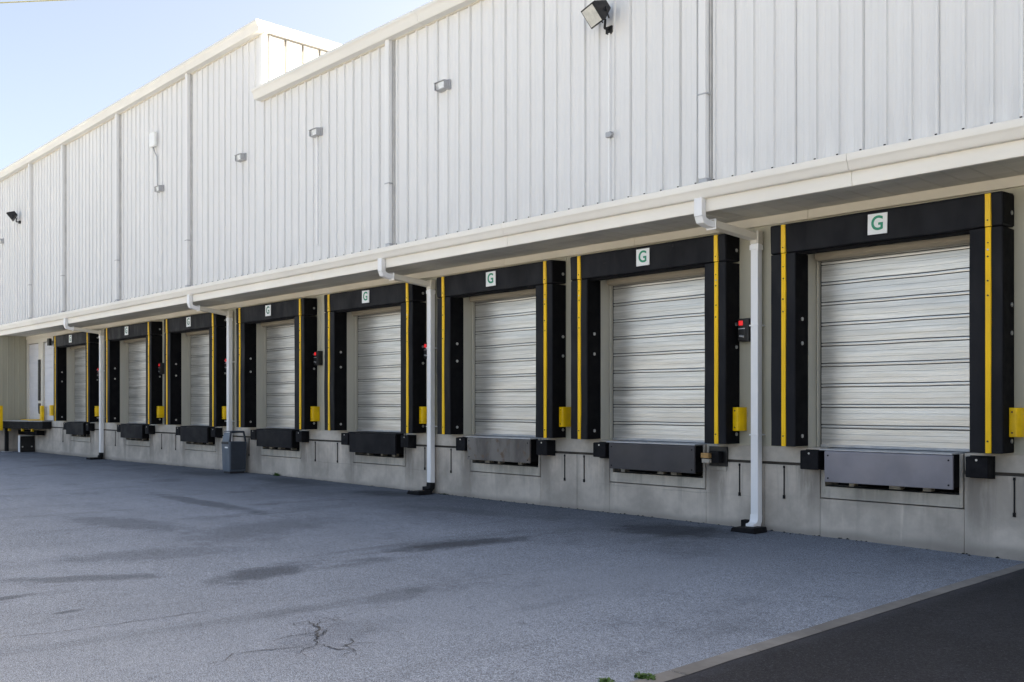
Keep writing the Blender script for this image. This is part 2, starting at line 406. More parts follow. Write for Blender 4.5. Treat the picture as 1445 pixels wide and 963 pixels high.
# foundation: concrete dock face with a notch for every leveller pit
fb = MB(); prev = XL
edges = []
for c in C8: edges.append((c-.95, c+.95))
spans = []
for a, b in edges + [(XR, None)]:
    spans.append((prev, a)); prev = b if b else prev
for a, b in spans:
    cuts = [a, b] if b-a < 1.0 or a < XL+.1 or b > XR-.1 else [a, (a+b)/2+.07, b]
    for p, q in zip(cuts, cuts[1:]):
        fb.box(p+.003, q-.003, 0, 1.0, -.5, .945)
for a, b in edges: fb.box(a, b, 0, 1.9, -.5, .515)
fb.build('foundation', M_CONC, wh, .006)
for a, b in spans:
    MB().box(a+.003, b-.003, .012, 1.0, .985, 1.198).build('dock_edge', M_CONCT, wh, .004)
    MB().box(a, b, .045, .9, .945, .985).build('edge_channel', M_CHAN, wh)
for i, (a, b) in enumerate(edges):
    f = MB(); g = .013
    f.box(a+g, a+.075, -.006, .5, .53, 1.19).box(b-.055, b-g, -.006, .5, .53, 1.19).box(a+.075, b-.055, -.006, .5, .53, .685)
    f.build('pit_frame', M_CONCF, wh, .004)
    p = MB(); p.box(a, b, 1.0, 1.1, .5, 1.198).box(a+.08,b-.06,.5,1.0,.5,.62); p.build('pit_wall', M_CONC, wh)
# lower wall with door openings
lw = MB(); prev = XL + 3.02
for c, w in zip(C8, WI):
    lw.box(prev, c-w/2, .02, .14, 1.2, 4.47); lw.box(c-w/2, c+w/2, .02, .14, 4.02, 4.47); prev = c+w/2
lw.box(prev, XR, .02, .14, 1.2, 4.47)
lw.build('lower_wall', M_BEIGE, wh)
# vertical lap seams of the flat sheets
xx = XL+3.1
while xx < XR:
    if not any(abs(xx-c) < w/2+.03 for c, w in zip(C8, WI)): MB().box(xx, xx+.035, .008, .02, 1.203, 4.33).build('wall_seam', M_BEIGE, wh, .004)
    xx += .41
tr = MB(); xx = XL
while xx < XR:
    x1 = min(XR, xx + 3.05); tr.box(xx, x1-.006, -.035, .02, 4.325, 4.45); xx = x1
tr.build('soffit_angle', M_TRIM, wh, .004)
# soffit sheets, fascia, gutter
so = MB(); prof = []
xx = XL-6
while xx < XR:
    prof += [(xx,4.452),(xx+.27,4.452),(xx+.285,4.464),(xx+.30,4.464)]; xx += .30
for (x0,z0), (x1,z1) in zip(prof, prof[1:]): so.quad((x0,YF+.03,z0),(x1,YF+.03,z1),(x1,.0,z1),(x0,.0,z0))
so.build('soffit', M_SOFF, wh)
fa = MB(); xx = XL-8
while xx < XR:
    x1 = min(XR, xx+6.1)
    fa.prism([(YF-.02,4.43),(YF+.03,4.43),(YF+.03,4.62),(YF-.035,4.62),(YF-.035,4.50)], 'x', xx, x1-.005); xx = x1
fa.build('fascia', M_FASC, wh, .004)
gu = MB(); xx = XL-8
while xx < XR:
    x1 = min(XR, xx+6.1)
    gu.prism([(YF-.04,4.60),(YF-.10,4.60),(YF-.125,4.63),(YF-.135,4.68),(YF-.16,4.705),(YF-.165,4.72),(YF-.17,4.785),(YF-.165,4.80),(YF-.155,4.80),(YF-.15,4.775),(YF-.04,4.775)], 'x', xx, x1-.004); xx = x1
gu.build('canopy_gutter', M_GUT, wh, .004)
fl = MB(); fl.prism([(YF-.045,4.79),(YF-.04,4.79),(YF-.012,4.835),(YF+.02,4.835),(YF+.02,4.64),(YF-.03,4.64)], 'x', XL-8, XR); fl.build('base_flashing', M_GUT, wh)

def ribs(x0, x1, z0, z1, y, name, mat, phase=0., pitch=.30, axis='x', laps=True, h=.034):
    P = []; xx = x0 + phase; k = 0
    P.append((x0, y))
    while xx + pitch < x1 + .02:
        lap = laps and k % 3 == 0
        P += [(xx-.036,y), (xx-.017,y-h), (xx+.017,y-h), (xx+.026,y-.004)]
        if lap: P += [(xx+.027,y+.012), (xx+.034,y+.012), (xx+.035,y)]
        else: P += [(xx+.034,y)]
        for m in (.36, .64):
            q = xx + pitch*m; P += [(q-.018,y),(q-.010,y-.0045),(q+.010,y-.0045),(q+.018,y)]
        xx += pitch; k += 1
    P.append((x1, y)); b = MB()
    if axis == 'x': b.prism(P, 'z', z0, z1, False, False)
    else:
        n = len(P)
        for zz in (z0, z1): b.v += [(q, p, zz) for p, q in P]
        b.f = [(i, i+1, n+i+1, n+i) for i in range(n-1)]
    nf = len(b.f)
    if z0 < 5:
        for (px, py) in [p for p in P if abs(p[1]-(y-h)) < 1e-6][::2]:
            b.box(px+.004, px+.030, y-h-.006, y-h+.004, z0+.036, z0+.050)
    o = b.build(name, mat, wh); o.data.materials.append(M_DARK)
    for p in o.data.polygons:
        if p.index >= nf: p.material_index = 1
    return o
XC = -20.02                                   # where the tall end meets the lower roof
ZL, ZT = 8.98, 10.52
ribs(XC, XR, 4.80, ZL-.12, YF, 'upper_wall', M_SIDE, (-11.25-XC) % .30)
ribs(-48, XC, 4.80, ZT-.12, YF, 'tall_wall', M_SIDE, (-20.08+48) % .30)
gb = MB(); P = [(YF, XC)]; yy = YF + .09
while yy < 30:
    P += [(yy,XC),(yy+.01,XC-.05),(yy+.045,XC-.05),(yy+.055,XC),(yy+.075,XC+.02),(yy+.10,XC+.02),(yy+.12,XC)]; yy += .46
P.append((30, XC)); n = len(P)
for zz in (ZL-.5, ZT-.1): gb.v += [(q, p, zz) for p, q in P]
gb.f = [(i, i+1, n+i+1, n+i) for i in range(n-1)]
gb.build('gable_wall', M_SIDE2, wh)
for k in range(16): MB().box(XC-.052, XC+.004, YF+.10+.46*k, YF+.135+.46*k, ZL-.4, ZT-.205).build('panel_joint', M_JOINT_SHADE, wh)
MB().box(XC+.004, XC+.09, YF+.01, 12, ZT-.222, ZT-.203).build('trim_shade_line', M_JOINT_SHADE, wh)  # dark strip painting in the shade under the gable trim
sb = MB(); sb.box(-48, XR, YF+.04, YF+.12, 4.47, ZL-.05).box(-48, XC-.04, YF+.04, YF+.12, ZL-.05, ZT-.05)
sb.box(XC-.16, XC-.06, YF+.12, YB, 4.47, ZT-.05)
sb.box(XR-.1, XR, YF+.12, YB, -.3, ZL).box(-48, XR-.1, YB-.1, YB, -.3, ZL).box(-48, -47.9, YF+.12, YB-.1, -.3, ZT).box(-47.9, XR-.1, .14, .16, 4.5, 4.55)
sb.build('wall_core', M_ROOF, wh)
cn = MB(); cn.box(XC-.085, XC+.045, YF-.045, YF-.037, ZL-.02, ZT-.12).box(XC+.037, XC+.045, YF-.037, YF+.09, ZL-.02, ZT-.12); cn.build('corner_trim', M_SIDE2, wh)
rf = MB(); rf.box(XC-.03, XR+.1, YF-.1, YB+.1, ZL-.06, ZL-.02).box(-48.2, XC+.06, YF-.1, YB+.1, ZT-.07, ZT-.02); rf.build('roof', M_ROOF, wh)
def eave(x0, x1, z):
    g = MB(); xx = x0
    while xx < x1:
        q = min(x1, xx+6.1)
        g.prism([(YF-.05,z-.235),(YF-.20,z-.235),(YF-.225,z-.20),(YF-.235,z-.12),(YF-.27,z-.075),(YF-.285,z-.06),(YF-.285,z-.01),(YF-.275,z),(YF-.05,z)], 'x', xx, q-.004); xx = q
    g.build('eave_gutter', M_ROOFG, wh, .004)
    s = MB(); s.box(x0+.02, x1, YF-.05, YF+.03, z-.25, z-.05); s.build('eave_trim', M_TRIM, wh)
eave(XC-.03, XR, ZL); eave(-48, XC+.20, ZT)
ec = MB(); ec.tube((XC+.19,YF-.20,ZT-.15),(XC+.215,YF-.20,ZT-.15),.045,14); ec.build('gutter_end_outlet', M_STEEL, wh)
rk = MB(); rk.prism([(XC+.003,ZT-.20),(XC+.10,ZT-.20),(XC+.13,ZT-.10),(XC+.16,ZT-.08),(XC+.16,ZT+.015),(XC+.003,ZT+.015)], 'y', YF-.04, 30); rk.build('gable_trim', M_SIDE2, wh, .004)
# far left: return wall, low front wall, pair of white doors
rw = MB(); P = []
yy = YF
while yy < .0:
    P += [(yy,XL),(yy+.10,XL),(yy+.11,XL+.012),(yy+.13,XL+.012),(yy+.14,XL)]; yy += .2
n = len(P)
for zz in (1.2, 4.45): rw.v += [(q, p, zz) for p, q in P]
rw.f = [(i, i+1, n+i+1, n+i) for i in range(n-1)]
rw.build('return_wall', M_RET, wh)
fw = MB(); fw.box(-48, XL-.005, YF+.01, YF+.1, 1.2, 4.43); fw.build('front_wall', M_SIDE2, wh)
fc = MB(); fc.box(-48, XL-.002, YF, YF+.9, -.4, 1.2).box(XL-.6, XL-.002, YF+.9, 0, -.4, 1.2); fc.build('front_base', M_CONC, wh)
wf = MB(); wf.box(XL+.02, XL+3.02, .10, .14, 4.15, 4.47).box(XL, XL+.10, -.01, .14, 1.2, 4.33).box(-38.93, -38.45, -.02, .14, 1.2, 4.15).box(XL+.1, XL+3.02, .0, .10, 4.15, 4.325)
wf.build('door_surround', M_TRIM, wh, .005)
for x0, x1 in ((XL+.10,-38.93), (-38.45, XL+3.02)):
    d = MB(); zz = 1.21; P = []
    while zz < 4.14:
        P += [(.075,zz),(.075,zz+.006),(.06,zz+.012),(.06,zz+.225)]; zz += .2445
    P += [(.12,4.14),(.12,1.21)]
    d.prism(P, 'x', x0, x1); d.build('panel_door', M_DOORW, wh)
bs = MB(); bs.box(-38.86,-38.66,-.06,-.02,1.95,3.5).tube((-38.76,-.05,1.55),(-38.76,-.02,1.55),.10); bs.box(-38.86,-38.66,-.055,-.02,1.55,1.85)
bs.build('door_slot', M_BLACK, wh)
bx = MB(); bx.box(-37.72,-37.5,-.09,.0,3.98,4.24); bx.build('door_light_box', M_BLACK, wh)

# rolling doors
def roller(c, w):
    d = MB(); P = []; z = 1.235; top = 3.90; y = .26
    P.append((y, z))
    while z < top:
        # one slat: broad shallow crown, then two close grooves
        z1 = z + .222
        for t in (.06,.22): P.append((y - .0012*math.sin(math.pi*t), z + .222*t))
        P += [(y-.001,z+.070),(y+.0015,z+.0725),(y-.001,z+.075)]
        for t in (.42,.5,.58): P.append((y - .0015, z + .222*t))
        P += [(y-.001,z+.147),(y+.0012,z+.1495),(y-.001,z+.152)]
        for t in (.78,.94): P.append((y - .0012*math.sin(math.pi*t), z + .222*t))
        P += [(y,z1),(y+.020,z1+.003),(y+.020,z1+.011),(y,z1+.014),(y-.0015,z1+.024),(y-.0015,z1+.036),(y,z1+.045),(y+.020,z1+.048),(y+.020,z1+.056),(y,z1+.059)]
        z += .281
    nx = 14; x0, x1 = c-w/2+.062, c+w/2-.062; k = len(P)
    for i in range(nx+1):
        x = x0 + (x1-x0)*i/nx
        for p, q in P:
            d.v.append((x, p + .0035*mnoise.noise(Vector((x*1.1, q*3, c))), q + .006*mnoise.noise(Vector((x*1.6+9, q*2.3, c)))))
    for i in range(nx):
        for j in range(k-1): d.f.append((i*k+j, i*k+j+1, (i+1)*k+j+1, (i+1)*k+j))
    o = d.build('loading_door', M_CURT, wh)
    o.data.materials.append(M_GROOVE); gr = [j for j in range(k-1) if P[j][0] > y+.015 and P[j+1][0] > y+.015]  # groove bottoms coloured dark to paint in their shade
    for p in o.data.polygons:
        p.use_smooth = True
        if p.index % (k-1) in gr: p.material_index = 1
    try: o.data.set_sharp_from_angle(angle=R(32))
    except Exception: pass
    MB().box(x0, x1, .235, .285, 1.202, 1.238).build('bottom_bar', M_STEEL, o, .004)
    MB().prism([(.10,4.02),(.10,3.80),(.13,3.765),(.235,3.765),(.235,4.02)], 'x', c-w/2+.05, c+w/2-.05).build('header_panel', M_HEAD, o, .004)
    for s in (-1, 1):
        xe = c + s*w/2
        a, b = sorted((xe, xe - s*.012)); MB().box(a, b, -.0, .34, 1.2, 4.02).build('jamb', M_JAMB, o)
        a, b = sorted((xe - s*.022, xe - s*.042)); MB().box(a, b, .20, .32, 1.2, 3.9).build('guide_rail', M_JAMB, o, .003)
        a, b = sorted((xe - s*.0425, xe - s*.075)); MB().box(a, b, .268, .30, 1.2, 3.9).build('guide_gap', M_BLACK, o)
for c, w in zip(C8, WI): roller(c, w)
# sill and interior floor behind the levellers
sl = MB(); sl.box(XL, XR, 1.9, 2.0, .5, 4.45)
sl.build('inner_wall', M_ROOF, wh)

# thin anchor straps hanging under every seal
for i, (c, wo, wi) in enumerate(zip(C8, WO, WI)):
    for s in (-1, 1):
        x = c + s*(wi/2 + .36) + (.03 if s > 0 else 0)
        z0 = .47 + random.uniform(-.02,.02)
        b = MB(); b.box(x-.0075, x+.0075, -.012, .0, z0+.05, .93).box(x-.015, x+.015, -.018, .0, z0, z0+.05).box(x-.012, x+.012, -.016, .0, .90, .935)
        b.build('anchor_strap', M_DARK, wh)

# ------------------------------------------------------------------ dock equipment
ORD = ['leftmost', 'second', 'third', 'fourth', 'fifth', 'sixth', 'seventh', 'rightmost']
NEAR = ['beside the white doors', 'right of the farthest downpipe', 'left of the grey bin', 'right of the grey bin',
        'left of the middle downpipe', 'right of the middle downpipe', 'left of the nearest downpipe', 'nearest the kerb']
def which(i): return ('%s of eight, ' % ORD[i] if 0 < i < 7 else '%s, ' % ORD[i]) + NEAR[i]
def text_mesh(body, size, name, mat, parent, loc, bold=.008, ext=.0015, sx=1.):
    cu = bpy.data.curves.new(name, 'FONT'); cu.body = body; cu.size = size; cu.align_x = 'CENTER'; cu.align_y = 'CENTER'; cu.offset = bold; cu.extrude = ext
    t = bpy.data.objects.new('tmp', cu); COL.objects.link(t)
    bpy.context.view_layer.update()
    me = bpy.data.meshes.new_from_object(t.evaluated_get(bpy.context.evaluated_depsgraph_get()))
    bpy.data.objects.remove(t); me.name = name
    o = ORI[parent.name]
    for v in me.vertices:
        x, y, z = v.co; v.co = (x*sx + loc[0]-o.x, -z + loc[1]-o.y, y + loc[2]-o.z)
    me.materials.clear(); me.materials.append(mat)
    ob = bpy.data.objects.new(name, me); COL.objects.link(ob); ob.parent = parent; ORI[ob.name] = o
    return ob
PJ = .33                                     # how far the pads stand out
def seal(i):
    c, wo, wi = C8[i], WO[i], WI[i]; x0, x1 = c-wo/2, c+wo/2; yf = -PJ
    t = thing('dock_seal', 'black dock seal with yellow stripes, %s' % which(i), 'dock seal', (c, 0, 1.22), 'padded dock seals around the loading doors')
    hb = 3.845; top = 4.24
    h = MB(); rg = []
    for q in range(13):
        X = x0 + (x1-x0)*q/12; e = 0 if q in (0, 12) else 1
        a1 = .011*mnoise.noise(Vector((X*1.3, 1, i))); a2 = e*.009*mnoise.noise(Vector((X*1.1, 7, i))) - e*.004*math.sin(math.pi*q/12); a3 = .006*mnoise.noise(Vector((X*2.1, 4, i)))
        rg.append([(X,.018,hb+.02),(X,yf+.03,hb+a2),(X,yf+a3,hb+.012+a2),(X,yf-.004+a1,(hb+top)/2),(X,yf-.012+a3,top-.02),(X,yf+.01,top+a2*.5),(X,.018,top+.02)])
    h.loft(rg)
    head = h.build('head_pad', M_VINYL, t, .012)
    MB().box(x0+.2, x1-.2, yf+.05, -.16, hb-.03, hb+.01).build('head_lining', M_VSIDE, head)
    MB().box(x1+.001, x1+.006, yf+.02, .015, hb+.03, top-.005).build('end_flap', M_VSIDE, head)
    for s in (-1, 1):
        a, b = (x0, c-wi/2) if s < 0 else (c+wi/2, x1)
        w = MB(); rg = []
        for q in range(13):
            Z = 1.222 + (hb-.008-1.222)*q/12
            a1 = .009*mnoise.noise(Vector((a*3, Z*1.4, i))); a2 = .008*mnoise.noise(Vector((b*3, Z*1.2, i+5))); a3 = .005*mnoise.noise(Vector((a, Z*1.7, i+9)))
            ia, ib = (a3, a2) if s < 0 else (a2, a3)
            rg.append([(a+ia*(s>0),.018,Z),(a+ia,yf+.012,Z),(a+.012+ia,yf+a1,Z),((a+b)/2,yf-.003+a1*1.2,Z),(b-.012+ib*(s<0),yf+a1,Z),(b+ib*(s<0),yf+.012,Z),(b+ib*(s<0),.018,Z)])
        w.loft(rg)
        pad = w.build('side_pad', M_VINYL, t, .006)
        MB().box(b+.0005, b+.005, yf+.014, .015, 1.225, hb-.012).build('edge_flap', M_VSIDE, pad)
        sx = x0+.205 if s < 0 else x1-.155
        st = MB(); sh = .036
        st.prism([(sx-sh,yf+.012),(sx-sh+.006,yf-.014),(sx+sh-.006,yf-.014),(sx+sh,yf+.012)], 'z', 1.222, hb-.004)
        gs = st.build('guide_stripe', M_YEL, pad, .003)
        MB().prism([(sx-sh,yf+.008),(sx-sh+.006,yf-.024),(sx+sh-.006,yf-.024),(sx+sh,yf+.008)], 'z', hb+.004, top-.012).build('guide_stripe', M_YELP, head, .003)
        for zz in (3.92,): MB().tube((sx,yf-.022,zz),(sx,yf-.030,zz),.009,8).build('screw', M_RUST, head)
        for k, zz in enumerate((3.66,3.58,3.50,3.22,3.05,1.36)):
            if k == 1 and random.random() < .3: continue
            MB().tube((sx+random.uniform(-.008,.008),yf-.013,zz),(sx,yf-.021,zz),.011 if k else .008,8).build('screw', M_BOLT if k in (1,) else M_RUST, pad)
        ys_ = -.07 if s > 0 else -.16
        for zz in (1.36, 2.62, 2.95) + ((4.02,) if s > 0 else ()):
            q = MB(); q.tube((b+.004,ys_,zz),(b+.016,ys_,zz),.026,10); q.build('bolt', M_BOLT, head if zz > hb else pad)
    return t
for i in range(8): seal(i)
for i, c in enumerate(C8):
    x = c + .03; z = 4.06; y = -PJ - .024; hs = .127
    tl = random.uniform(-.022,.022)
    t = thing('bay_sign', 'square white sign lettered G, %s' % which(i), 'sign', (x, y, z), 'letter signs above the bays')
    MB().box(x-hs, x+hs, y-.004, y+.012, z-hs-.003, z+hs+.003).build('sign_plate', M_WHITE, t, .002)
    text_mesh('G', .25, 'letter', M_GREEN if i > 3 else M_GREYL, t, (x, y-.006, z), .0045, .0015, .92)
    t.rotation_euler.y = tl

LIPM = [M_PLATE5]*5 + [M_PLATE6, M_PLATE7, M_PLATE8]
LIPL = ['black', 'black', 'black', 'black', 'black', 'weathered brown', 'charcoal grey', 'clean pale grey']
def leveller(i):
    c = C8[i]; x0, x1 = c-.76, c+.91
    t = thing('dock_leveller', 'dock leveller with %s lip, %s' % (LIPL[i], which(i)), 'dock leveller', (c, 0, .68), 'dock levellers in the wall pits')
    lp = MB(); z1 = 1.175; z0 = .765
    lp.prism([(-.232,z0),(-.235,z1-.02),(-.22,z1),(-.195,z1),(-.20,z0)], 'x', x0, x1)
    l = lp.build('lip_plate', LIPM[i], t, .004)
    for a in (x0+.05, x1-.05):
        for b in (z0+.05, z1-.06): MB().tube((a,-.232,b),(a,-.238,b),.012,8).build('rivet', M_DARK, l)
    MB().prism([(-.20,z0+.02),(-.20,z1-.01),(.0,z1-.01),(.35,z1-.01),(.35,z0+.12),(-.05,z0+.02)], 'x', x0+.02, x1-.012).build('lip_carrier', M_VSIDE, t)
    MB().box(c-.86, c+.885, -.19, 1.0, 1.178, 1.196).build('deck_plate', M_STEEL if i > 4 else M_DARK, t, .003)
    fr = MB(); fr.box(c-.87, c+.89, .35, .40, .62, 1.15); fr.box(c-.87,c+.89,-.0,.04,.688,.70); fr.build('toe_frame', M_DARK, t)
    rr = random.Random(i*5+2)
    for k in range(3):
        a = c - .6 + k*.5 + rr.uniform(-.15,.15); ww = rr.uniform(.06,.17)
        MB().box(a, a+ww, .02, .14, .70, .70+rr.uniform(.05,.08)).build('light_bit_block', M_PALE, t, .004)  # pale blocks added for bits of light in the slot under the lip
    return t
for i in range(8): leveller(i)
for i, c in enumerate(C8):
    for s, (a, b) in enumerate(((c-1.14, c-.87), (c+1.04, c+1.30))):
        side = ('left','right')[s]
        broken = (i == 6 and s == 1)
        lab = 'black %s bumper of the %s leveller, %s' % (side, ORD[i], NEAR[i])
        if broken: lab = 'damaged dock bumper with torn black plate and exposed tan wood block'
        t = thing('dock_bumper', lab, 'bumper', ((a+b)/2, 0, .92), 'dock bumpers beside the levellers')
        if broken:
            MB().box(a-.01, b+.04, -.035, -.001, .88, 1.17).build('backing_plate', M_BLACK, t, .004)
            MB().box(a+.06, b-.02, -.15, -.035, .93, 1.10).build('rubber_block', M_RUB, t, .012)
            MB().box(a-.03, a+.11, -.22, -.03, 1.00, 1.075).build('wood_block', M_WOOD, t, .006)
            MB().box(a-.02, a+.11, -.21, -.03, .93, .99).build('wood_block', M_PALE, t, .006)
            MB().box(a+.0, b+.02, -.018, -.002, .815, .876).build('patch', M_CONCF, t, .003)
        else:
            dz = random.uniform(-.012,.012)
            MB().box(a, b, -.20, -.025, .92+dz, 1.168).build('rubber_block', M_RUB, t, .014)
            MB().box(a-.012, b+.012, -.024, -.001, .905, 1.175).build('backing_plate', M_DARK, t, .003)
            MB().tube(((a+b)/2,-.19,1.13),((a+b)/2,-.206,1.13),.014,8).build('bolt', M_BOLT, t)
# signal boxes beside the bays
for i, c in enumerate(C8):
    if i in (5, 7): continue
    x = (c + WO[i]/2) + .145 if i == 6 else {0:-32.60,1:-27.76,2:-23.58,3:-19.20,4:-15.11}[i]
    z = 2.86
    t = thing('signal_box', 'black red lit control box, bay %s' % which(i), 'control box', (x, 0, z), 'black signal boxes beside the bays')
    cs = MB(); cs.box(x-.09, x+.09, -.10, .02, z-.165, z+.165); case = cs.build('case', M_BLACK, t, .008)
    MB().box(x-.085, x+.045, -.112, -.10, z-.15, z+.035).build('cover', M_BLACK, t, .006)
    MB().box(x-.075, x-.008, -.110, -.098, z+.066, z+.134).build('red_light', M_LED, t, .004)
    MB().tube((x-.055,-.113,z-.085),(x+.02,-.118,z-.098),.016,10).build('lever', M_STEEL, t, .003)
    MB().box(x-.075,x+.035,-.116,-.111,z+.012,z+.026).build('label_plate', M_STEEL, t)
# yellow steel guards on the wall right of each seal
for i, c in enumerate(C8):
    xr = c + WO[i]/2
    x = xr + .012
    t = thing('yellow_guard', 'yellow guard box right of the dock seal %s' % which(i), 'guard box', (x, 0, 1.41), 'yellow guards beside the dock seals')
    g = MB(); g.prism([(x,.02),(x,-.17),(x+.075,-.17),(x+.115,-.12),(x+.115,.02)], 'z', 1.41, 1.75)
    g.build('guard_cover', M_YSTEEL, t, .006)
    for zz in (1.46, 1.70): MB().tube((x+.035,-.168,zz),(x+.035,-.176,zz),.011,8).build('screw', M_RUST, t)

# ------------------------------------------------------------------ downpipes
PL = ['nearest thick white downpipe between the two rightmost bays', 'white downpipe between the fifth and sixth bays, middle of the dock wall',
      'white downpipe rising behind the grey bin', 'farthest white downpipe below the canopy beside the leftmost bay']
LOW = [(-7.58,-7.83), (-14.98,-15.25), (-23.42,-23.62), (-32.35,-32.75)]
for k, (x, xo) in enumerate(LOW):
    g = gz(x); t = thing('downpipe', PL[k], 'downpipe', (x, -.10, g), 'downpipes from the canopy gutter')
    o = MB(); o.box(xo-.075, xo+.055, YF-.135, YF-.037, 4.36, 4.61)
    out = o.build('outlet', M_PIPE, t, .006)
    ld = MB()
    ld.sweep([(xo-.01,YF-.086,4.37),(xo-.005,YF-.06,4.31),(xo+.01,YF+.03,4.275),(xo+.04,YF+.14,4.265)], .125, .09)
    ld.build('upper_elbow', M_PIPE, t, .006)
    l2 = MB(); l2.sweep([(xo+.02,YF+.10,4.285),(x-.02,-.16,4.165)], .13, .10); l2.build('leader', M_TRIM, t, .006)
    MB().box(xo-.05,xo+.11,YF+.115,YF+.13,4.20,4.345).build('collar', M_PIPE, t, .003)
    MB().box(x-.07, x+.07, -.165, -.03, 4.06, 4.25).build('lower_elbow', M_TRIM, t, .02)
    p = MB(); p.box(x-.060, x+.060, -.155, -.045, g+.20, 4.08); p.build('pipe', M_PIPE, t, .008)
    MB().box(x-.072, x+.072, -.166, -.04, 3.98, 4.05).build('joint', M_PIPE, t, .004)
    if k == 0:
        e = MB(); e.sweep([(x,-.103,g+.22),(x,-.11,g+.14),(x,-.145,g+.075),(x,-.21,g+.05),(x,-.27,g+.045)], .132, .115); e.build('shoe', M_PIPE, t, .008)
    else:
        e = MB(); e.sweep([(x,-.103,g+.22),(x,-.11,g+.12),(x-.02,-.16,g+.06)], .132, .115); e.build('shoe', M_DARK, t, .008)
    for zz in (1.35, 2.9): MB().box(x-.075, x+.075, -.168, .015, zz, zz+.02).build('strap', M_PIPE, t, .002)
SP = ['black splash block under the nearest downpipe', 'black splash block under the middle downpipe', None, 'black splash block under the farthest downpipe']
for k, (x, xo) in enumerate(LOW):
    if not SP[k]: continue
    g = gz(x, -.3)
    b = MB(); xs0 = x-.26 if k else x-.17
    b.prism([(xs0,g-.01),(xs0+.40,g-.01),(xs0+.38,g+.075),(xs0+.02,g+.06)], 'y', -.50, -.17)
    s = b.build('splash_block', M_RUB, None, .012); tag(s, SP[k], 'splash block', 'splash blocks under the downpipes')
    MB().box(x-.24, x-.10, -.13, -.02, g, g+.13).build('back_block', M_RUB, s, .008)
# pipes on the upper wall
UP = [(-36.35,'leftmost'),(-33.02,'second from left'),(-28.42,'third from left'),(-23.74,'last one under the tall roof'),(-15.02,'fifth from left, under the lower roof'),(-7.77,'rightmost one')]
for x, w in UP:
    top = (ZT if x < XC else ZL) - .22
    t = thing('wall_downpipe', 'tall white rectangular downpipe on the upper wall, %s' % w, 'downpipe', (x, YF-.09, 4.8), 'tall downpipes on the upper wall')
    MB().box(x-.064, x+.058, YF-.14, YF-.045, 4.86, top+.01).build('pipe', M_SIDE2, t, .012)
    MB().box(x-.05, x+.085, YF-.14, YF-.05, 4.80, 4.86).build('shoe', M_STEEL, t, .008)
    MB().box(x-.070, x+.08, YF-.146, YF-.034, 6.0, 6.02).build('strap', M_STEEL, t, .002)
    MB().box(x+.064, x+.086, YF-.05, YF-.0, 4.86, top).build('edge_shade', M_ROOF, t)  # grey strip standing in for the shade along the pipe's right side

# ------------------------------------------------------------------ lights on the upper wall
def flood(name, x, z, label, yaw, sc=1.):
    t = thing(name, label, 'floodlight', (x, YF, z))
    w, h, d = .20*sc, .165*sc, .17*sc
    ax = Vector((math.cos(yaw), math.sin(yaw), 0)); fw_ = Vector((math.sin(yaw), -math.cos(yaw), 0))
    tilt = R(38); f = (fw_*math.cos(tilt) + Vector((0,0,-1))*math.sin(tilt)).normalized(); up = ax.cross(f).normalized()
    if up.z < 0: up = -up
    ctr = Vector((x, YF-.24, z))
    def pt(a, b, c): return tuple(ctr + ax*a*w + up*b*h + f*c*d)
    b = MB(); fr = [pt(-1,-1,1),pt(1,-1,1),pt(1,1,1),pt(-1,1,1)]; mid = [pt(-1,-1,.65),pt(1,-1,.65),pt(1,1,.65),pt(-1,1,.65)]; bk = [pt(-.62,-.45,-.8),pt(.62,-.45,-.8),pt(.62,.45,-.8),pt(-.62,.45,-.8)]
    n0 = 0; b.v = fr + mid + bk
    for o in (0, 4):
        for i in range(4): b.f.append((o+i, o+(i+1)%4, o+4+(i+1)%4, o+4+i))
    b.f += [(8,9,10,11), (3,2,1,0)]
    b.build('housing', M_BLACK, t, .006)
    g = MB(); g.v = [pt(-.88,-.86,1.02),pt(.88,-.86,1.02),pt(.88,.86,1.02),pt(-.88,.86,1.02),pt(-.88,-.86,1.0),pt(.88,-.86,1.0),pt(.88,.86,1.0),pt(-.88,.86,1.0)]
    g.f = [(0,1,2,3),(4,7,6,5),(0,4,5,1),(1,5,6,2),(2,6,7,3),(3,7,4,0)]; g.build('lens', M_GLASS, t)
    a = MB(); a.tube(pt(0,-1.0,-.1), (x+.03,YF-.15,z-.24), .018).tube((x+.03,YF-.15,z-.24),(x+.03,YF-.03,z-.24),.02)
    a.box(x-.03,x+.09,YF-.06,YF-.0,z-.29,z-.19)
    for s in (-1,1): a.tube(pt(s*1.04,0,.0), pt(s*.5,-1.1,-.1), .012*sc)
    a.build('bracket', M_BLACK, t)
    if x > -20:
        MB().box(x+.02, x+.04, YF-.055, YF-.034, 4.84, z-.25).build('conduit', M_PIPE, t)
        q = MB(); q.box(x-.0, x+.10, YF-.10, YF-.0, z-1.86, z-1.78).tube((x+.05,YF-.06,z-1.82),(x+.14,YF-.09,z-1.83),.022); q.build('junction_box', M_STEEL, t, .006)
flood('floodlight', -9.54, 7.64, 'large black floodlight high on the wall above the right bays', R(-20), .92)
flood('floodlight', -37.75, 8.66, 'small distant black floodlight at the far left of the upper wall', R(-22), .9)
PK = [(-13.42,7.50,'small grey wall light right of the fifth tall downpipe'),(-17.64,7.53,'small grey wall light with a long conduit on the lower roofed wall'),
      (-20.94,7.62,'small grey wall light just left of the roof step'),(-25.52,7.63,'small grey wall light below the white antenna box'),(-39.75,7.98,'small grey wall light cut by the left edge of the photo')]
